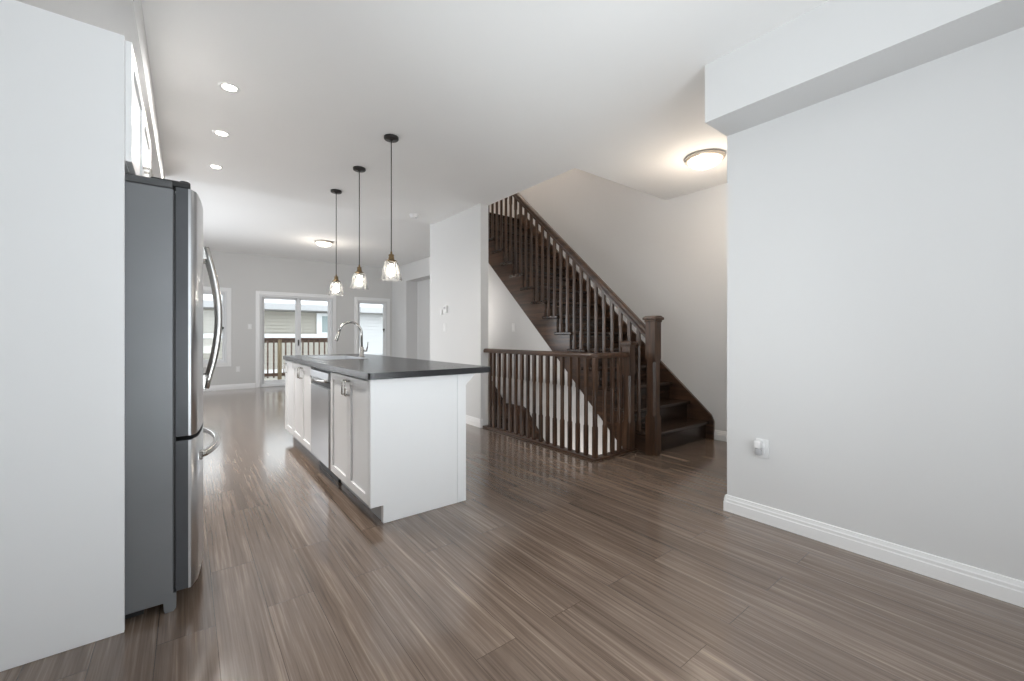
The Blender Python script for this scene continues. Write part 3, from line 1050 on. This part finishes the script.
# tall white panel in front of the fridge, and the cabinet over the fridge
tag(MB().box(XL + 0.001, -0.192, 2.203, 2.225, 0.001, 2.315, 0.001).build('fridge_panel', M['cab'], None, (-0.5, 2.21, 0)), 'tall plain white panel closing the side of the refrigerator recess', 'panel')
uc = thing('wall_cabinet', 'white two door cabinet above the refrigerator', 'cabinet', (-0.5, 2.7, 1.83))
MB().box(XL + 0.001, -0.192, 2.227, 3.34, 1.835, 2.315).build('carcass', M['cab'], uc)


def shaker_px(mb, y0, y1, z0, z1, x, st_=0.055, t=0.02):
    mb.box(x - t, x, y0, y0 + st_, z0, z1, 0.0015)
    mb.box(x - t, x, y1 - st_, y1, z0, z1, 0.0015)
    mb.box(x - t, x, y0 + st_, y1 - st_, z0, z0 + st_, 0.0015)
    mb.box(x - t, x, y0 + st_, y1 - st_, z1 - st_, z1, 0.0015)
    mb.box(x - t + 0.001, x - 0.010, y0 + st_ - 0.002, y1 - st_ + 0.002, z0 + st_ - 0.002, z1 - st_ + 0.002)


for a, b, hy in ((2.229, 2.783, 2.748), (2.785, 3.338, 2.820)):
    mb = MB(); shaker_px(mb, a, b, 1.838, 2.312, -0.1715)
    d = mb.build('door', M['cab'], uc)
    MB().tube([(-0.1725, hy, 1.98), (-0.148, hy, 1.98), (-0.142, hy, 1.977), (-0.142, hy, 1.883), (-0.148, hy, 1.88), (-0.1725, hy, 1.88)], 0.0055, 8).build('handle', M['nickel'], d)

# ------------------------------------------------------------------ lamps
px_, pys = 1.355, (3.397, 4.222, 5.040)
pl = thing('pendant_lamp', 'x', 'pendant light', (px_, pys[0], ZC), 'pendant lamps over the island')
P0 = (px_, pys[0], 0)
mb = MB().lathe((px_, pys[0], ZC), [(0.0, -0.03), (0.012, -0.03), (0.016, -0.024), (0.056, -0.022), (0.06, -0.016), (0.06, -0.0005)], 28)
mb.build('canopy', M['bronze'], pl)
MB().tube([(px_, pys[0], ZC - 0.026), (px_, pys[0], 1.845)], 0.0042, 8).build('cord', M['bronze'], pl)
mb = MB()
for pr_ in ([(0.0, 1.858), (0.007, 1.858), (0.009, 1.832), (0.0, 1.832)], [(0.0, 1.834), (0.020, 1.834), (0.023, 1.829), (0.023, 1.820), (0.0, 1.820)],
            [(0.0, 1.822), (0.0195, 1.822), (0.0195, 1.808), (0.0, 1.808)], [(0.0, 1.809), (0.024, 1.809), (0.024, 1.789), (0.0, 1.789)],
            [(0.0, 1.790), (0.027, 1.790), (0.043, 1.782), (0.045, 1.774), (0.0, 1.774)], [(0.0, 1.776), (0.017, 1.776), (0.017, 1.752), (0.0, 1.752)]):
    mb.lathe((px_, pys[0], 0), pr_, 24, 0, False, 'Z', False)
mb.build('socket', M['brass'], pl)
prof = [(0.030, 1.773), (0.050, 1.770), (0.057, 1.762), (0.060, 1.745), (0.067, 1.705), (0.075, 1.660), (0.085, 1.622), (0.0855, 1.6185), (0.0835, 1.621), (0.073, 1.661), (0.065, 1.705), (0.058, 1.744), (0.055, 1.760), (0.048, 1.767), (0.030, 1.770)]
seg = 48
vs, fs = [], []
for r_, h in prof:
    for k in range(seg):
        a = 2 * PI * k / seg
        rr = r_ * (1 + (0.025 if k % 4 < 2 else -0.012))
        vs.append((px_ + rr * math.cos(a), pys[0] + rr * math.sin(a), h))
for i in range(len(prof) - 1):
    for k in range(seg):
        k2 = (k + 1) % seg
        fs.append((i * seg + k, i * seg + k2, (i + 1) * seg + k2, (i + 1) * seg + k))
MB().add(vs, fs, 0, False).build('lamp_shade', M['shade_glass'], pl)
MB().lathe((px_, pys[0], 0), [(0.0, 1.650), (0.012, 1.653), (0.023, 1.665), (0.027, 1.683), (0.023, 1.703), (0.015, 1.725), (0.012, 1.752), (0.0, 1.752)], 18).build('bulb', M['bulb'], pl)
pl['label'] = 'clear glass pendant lamp over the near end of the island, rightmost of three'
dup(pl, (px_, pys[1], ZC), 'clear glass pendant lamp over the middle of the island, between the other two')
dup(pl, (px_, pys[2], ZC), 'clear glass pendant lamp over the far end of the island, leftmost of three')

qs = (3.385, 4.19, 5.05)
pt = thing('ceiling_downlight', 'round recessed ceiling light above the refrigerator, nearest of the row of three', 'downlight', (0.225, qs[0], ZC), 'recessed kitchen downlights')
MB().lathe((0.225, qs[0], ZC), [(0.040, -0.001), (0.044, -0.005), (0.062, -0.004), (0.064, -0.0005)], 28, cap=False).build('trim_ring', M['trim'], pt)
MB().lathe((0.225, qs[0], ZC), [(0.0, -0.0035), (0.022, -0.0035), (0.041, -0.002), (0.041, -0.0005)], 24).build('lens', M['pot'], pt)
dup(pt, (0.225, qs[1], ZC), 'round recessed ceiling light in the middle of the row of three')
dup(pt, (0.225, qs[2], ZC), 'round recessed ceiling light farthest in the row of three')


def flush(x, y, z, r_, dome, label):
    t = thing('flush_ceiling_light', label, 'ceiling light', (x, y, z), 'flush ceiling lights')
    MB().lathe((x, y, z), [(0.0, -0.0005), (r_ * 0.92, -0.0005), (r_, -0.012), (r_, -0.024), (r_ * 0.93, -0.034), (r_ * 0.86, -0.034), (r_ * 0.86, -0.02)], 36).build('rim', M['rim'], t)
    MB().lathe((x, y, z), [(r_ * 0.855, -0.030), (r_ * 0.80, -0.052), (r_ * 0.66, -0.074), (r_ * 0.45, -0.090), (r_ * 0.2, -0.098), (0.0, -0.10)], 32).build('glass_dome', dome, t)
    MB().lathe((x, y, z), [(0.009, -0.0985), (0.009, -0.104), (0.006, -0.112), (0.0, -0.114)], 12).build('finial', M['nickel'], t)
    return t


flush(3.81, 1.98, ZC, 0.175, M['dome'], 'lit dome ceiling light with metal rim in the hall by the stairs')
flush(2.06, 8.5, ZL, 0.165, M['dome_far'], 'lit dome ceiling light in the far living room')

sd = thing('smoke_detector', 'small white smoke detector on the kitchen ceiling beside the short wall', 'smoke detector', (2.47, 5.38, ZC))
MB().lathe((2.47, 5.38, ZC), [(0.062, -0.0005), (0.062, -0.010), (0.055, -0.014), (0.052, -0.034), (0.04, -0.044), (0.0, -0.045)], 26).build('housing', M['plastic'], sd)
MB().lathe((2.485, 5.35, ZC), [(0.012, -0.044), (0.012, -0.048), (0.0, -0.048)], 12).build('test_button', M['greyplastic'], sd)


# the light these lamps give
for y in qs:
    d = bpy.data.lights.new('downlight_beam', 'SPOT')
    d.energy, d.color, d.spot_size, d.spot_blend, d.shadow_soft_size = PW['pots'], (1.0, 0.96, 0.91), math.radians(172), 0.8, 0.04
    o = bpy.data.objects.new('downlight_beam', d); COL.objects.link(o); o.location = (0.225, y, ZC - 0.012)
point('hall_light', (3.81, 1.98, ZC - 0.42), PW['hall'], (1.0, 0.85, 0.70), 0.08)
point('living_light', (2.06, 8.5, ZL - 0.45), PW['dome'], (1.0, 0.90, 0.78), 0.08)

# ------------------------------------------------------------------ switches, outlets, thermostat
def plate_x(name, xw, sg, y, z, label, cat, kind):
    """device on a wall of constant x; sg = side it faces"""
    t = thing(name, label, cat, (xw, y, z))
    a, b = sorted((xw + sg * 0.0005, xw + sg * 0.006))
    MB().box(a, b, y - 0.036, y + 0.036, z - 0.058, z + 0.058, 0.002).build('cover_plate', M['plastic'], t)
    if kind == 'switch':
        a, b = sorted((xw + sg * 0.0062, xw + sg * 0.011))
        MB().box(a, b, y - 0.017, y + 0.017, z - 0.033, z + 0.033, 0.002).build('rocker', M['trim'], t)
    else:
        a, b = sorted((xw + sg * 0.0062, xw + sg * 0.008))
        for dz in (-0.02, 0.02):
            MB().box(a, b, y - 0.014, y + 0.014, z + dz - 0.014, z + dz + 0.014, 0.004).build('socket', M['trim'], t)
    return t


def plate_y(name, yw, x, z, label, cat, kind):
    t = thing(name, label, cat, (x, yw, z))
    MB().box(x - 0.036, x + 0.036, yw - 0.006, yw - 0.0005, z - 0.058, z + 0.058, 0.002).build('cover_plate', M['plastic'], t)
    if kind == 'switch':
        MB().box(x - 0.017, x + 0.017, yw - 0.011, yw - 0.0062, z - 0.033, z + 0.033, 0.002).build('rocker', M['trim'], t)
    else:
        for dz in (-0.02, 0.02):
            MB().box(x - 0.014, x + 0.014, yw - 0.008, yw - 0.0062, z + dz - 0.014, z + dz + 0.014, 0.004).build('socket', M['trim'], t)
    return t


plate_x('wall_outlet', XR, -1, 1.095, 0.455, 'white wall outlet low on the near right wall', 'outlet', 'outlet')
pf = thing('plug_in_freshener', 'small white plug-in device on the outlet of the right wall', 'air freshener', (XR - 0.008, 1.105, 0.46))
y = 1.108
MB().box(XR - 0.050, XR - 0.0085, y - 0.020, y + 0.020, 0.457, 0.507, 0.010, 0, 3).build('housing', M['plastic'], pf)
MB().lathe((XR - 0.029, y, 0), [(0.0, 0.415), (0.017, 0.417), (0.020, 0.424), (0.020, 0.450), (0.014, 0.456), (0.0, 0.456)], 18).build('refill_bottle', M['greyplastic'], pf)
plate_x('light_switch', XW, -1, 5.32, 1.275, 'white light switch below the thermostat', 'light switch', 'switch')
tm = thing('thermostat', 'white thermostat on the short wall by the stairs', 'thermostat', (XW, 5.27, 1.52))
MB().box(XW - 0.005, XW - 0.0005, 5.215, 5.325, 1.465, 1.590, 0.002).build('back_plate', M['plastic'], tm)
MB().box(XW - 0.032, XW - 0.0052, 5.225, 5.315, 1.475, 1.580, 0.006, 0, 2).build('housing', M['plastic'], tm)
MB().box(XW - 0.0335, XW - 0.0322, 5.245, 5.300, 1.530, 1.565).build('screen', M['greyplastic'], tm)
tag(MB().box(XW - 0.018, XW - 0.0005, 5.385, 5.43, 1.455, 1.53, 0.004, 0, 2).build('door_chime', M['plastic'], None, (XW, 5.4, 1.49)), 'tiny white box on the wall left of the thermostat', 'control box')
plate_x('light_switch', 3.602, -1, 4.60, 1.27, 'white light switch on the wall under the stairs', 'light switch', 'switch')
plate_y('light_switch', YB, 1.095, 1.36, 'white light switch left of the patio door', 'light switch', 'switch')
plate_y('wall_outlet', YB, 0.875, 0.43, 'white outlet low on the far wall beside the window', 'outlet', 'outlet')
vt = thing('floor_vent', 'pale flat floor vent near the far wall under the window', 'vent', (0.30, 10.72, 0))
mb = MB(); mb.box(0.13, 0.47, 10.66, 10.79, 0.0005, 0.006, 0.002); mb.build('frame', M['trim'], vt)
mb = MB()
for i in range(9):
    mb.box(0.155 + i * 0.034, 0.172 + i * 0.034, 10.685, 10.765, 0.0062, 0.008)
mb.build('louvre', M['greyplastic'], vt)

# ------------------------------------------------------------------ outside: deck, railing, neighbouring house
tag(MB().box(0.95, 3.62, YB + 0.16, 13.0, -0.16, -0.06).build('deck', M['deck'], None, (2, 12, -0.1)), 'brown wooden deck outside the patio door', 'deck', kind='structure')
yd = 12.9
dk = thing('deck_railing', 'brown wooden railing of the deck outside the patio door', 'railing', (2.0, yd, -0.06))
mb = MB().box(0.98, 3.58, yd - 0.07, yd + 0.07, 1.06, 1.10, 0.004); mb.box(0.98, 3.58, yd - 0.02, yd + 0.02, 0.97, 1.06, 0.003)
mb.build('top_rail', M['deck'], dk)
MB().box(0.98, 3.58, yd - 0.02, yd + 0.02, 0.06, 0.14, 0.003).build('bottom_rail', M['deck'], dk)
for i in range(-22, 30):
    x = 1.707 + i * 0.143
    if i == 2 or x < 1.05 or x > 3.5:
        continue
    MB().box(x - 0.018, x + 0.018, yd - 0.056, yd - 0.021, 0.02, 1.04, 0.002).build('baluster', M['deck'], dk)
for x in (1.995, 3.53, 1.03):
    MB().box(x - 0.045, x + 0.045, yd - 0.045, yd + 0.045, -0.058, 1.058, 0.003).build('post', M['raw'], dk)


def siding(mb, x0, x1, z0, z1, y, step=0.115):
    z = z0
    while z < z1 - 0.001:
        zt = min(z + step, z1)
        mb.add([(x0, y - 0.045, z), (x1, y - 0.045, z), (x1, y, zt), (x0, y, zt), (x0, y, z), (x1, y, z)], [(0, 1, 2, 3), (0, 4, 5, 1)])
        z = zt


NH = 16.0
nh = thing('neighbour_house', 'beige sided house with snowy roof across the deck', 'house', (2, NH, -3.2))
mb = MB(); siding(mb, -6, 4.75, -3.2, 1.98, NH)
mb.box(-6, 4.75, NH + 0.001, NH + 4, -3.2, 1.98)
mb.build('wall', M['siding'], nh)
MB().box(-6, 4.75, NH - 0.075, NH - 0.046, 1.083, 1.225, 0.004).build('belt_trim', M['vinyl'], nh)
MB().box(-6, 4.75, NH - 0.075, NH - 0.046, -0.085, 0.03, 0.004).build('belt_trim', M['vinyl'], nh)
MB().box(-6.2, 4.95, NH - 0.42, NH + 4, 1.982, 2.045).build('soffit', M['eave'], nh)
MB().box(-6.2, 4.95, NH - 0.48, NH - 0.42, 2.02, 2.225, 0.004).build('gutter', M['fascia'], nh)
MB().prism([(NH - 0.46, 2.226), (NH + 4, 3.05), (NH + 4, 2.9), (NH - 0.41, 2.05)], 'X', -6.2, 4.95).build('roof', M['snow'], nh)
wf = MB(); wf.box(3.62, 4.62, NH - 0.078, NH - 0.046, 1.226, 1.96, 0.004)
wf = wf.build('window', M['vinyl'], nh)
MB().box(3.80, 4.45, NH - 0.084, NH - 0.0785, 1.28, 1.86).build('pane', M['ngl'], wf)

NX = 4.95
nh = thing('neighbour_house', 'pale sided house seen through the right window', 'house', (7.5, NH - 0.2, -3.2))
mb = MB(); siding(mb, NX + 0.05, 12, -3.2, 1.96, NH - 0.25)
mb.box(NX + 0.05, 12, NH - 0.249, NH + 4, -3.2, 1.96)
mb.build('wall', M['siding_light'], nh)
MB().box(NX, 12.2, NH - 0.66, NH + 4, 1.962, 2.03).build('soffit', M['eave'], nh)
MB().box(NX, 12.2, NH - 0.72, NH - 0.66, 2.0, 2.20, 0.004).build('gutter', M['fascia'], nh)
MB().prism([(NH - 0.70, 2.201), (NH + 4, 3.05), (NH + 4, 2.9), (NH - 0.65, 2.035)], 'X', NX, 12.2).build('roof', M['snow'], nh)

tag(MB().box(-30, 40, YB + 0.3, 60, -3.3, -3.2).build('yard', M['ground'], None, (5, 30, -3.25)), 'snowy ground between the houses', 'ground', kind='structure')

# repeats of one kind share a group
for o in S.objects:
    if o.parent is None and 'label' in o and 'group' not in o:
        g = {'light_switch': 'light switches', 'wall_outlet': 'wall outlets', 'neighbour_house': 'neighbouring houses', 'island_cabinet': 'island cabinets'}.get(o.name.split('.')[0])
        if g:
            o['group'] = g
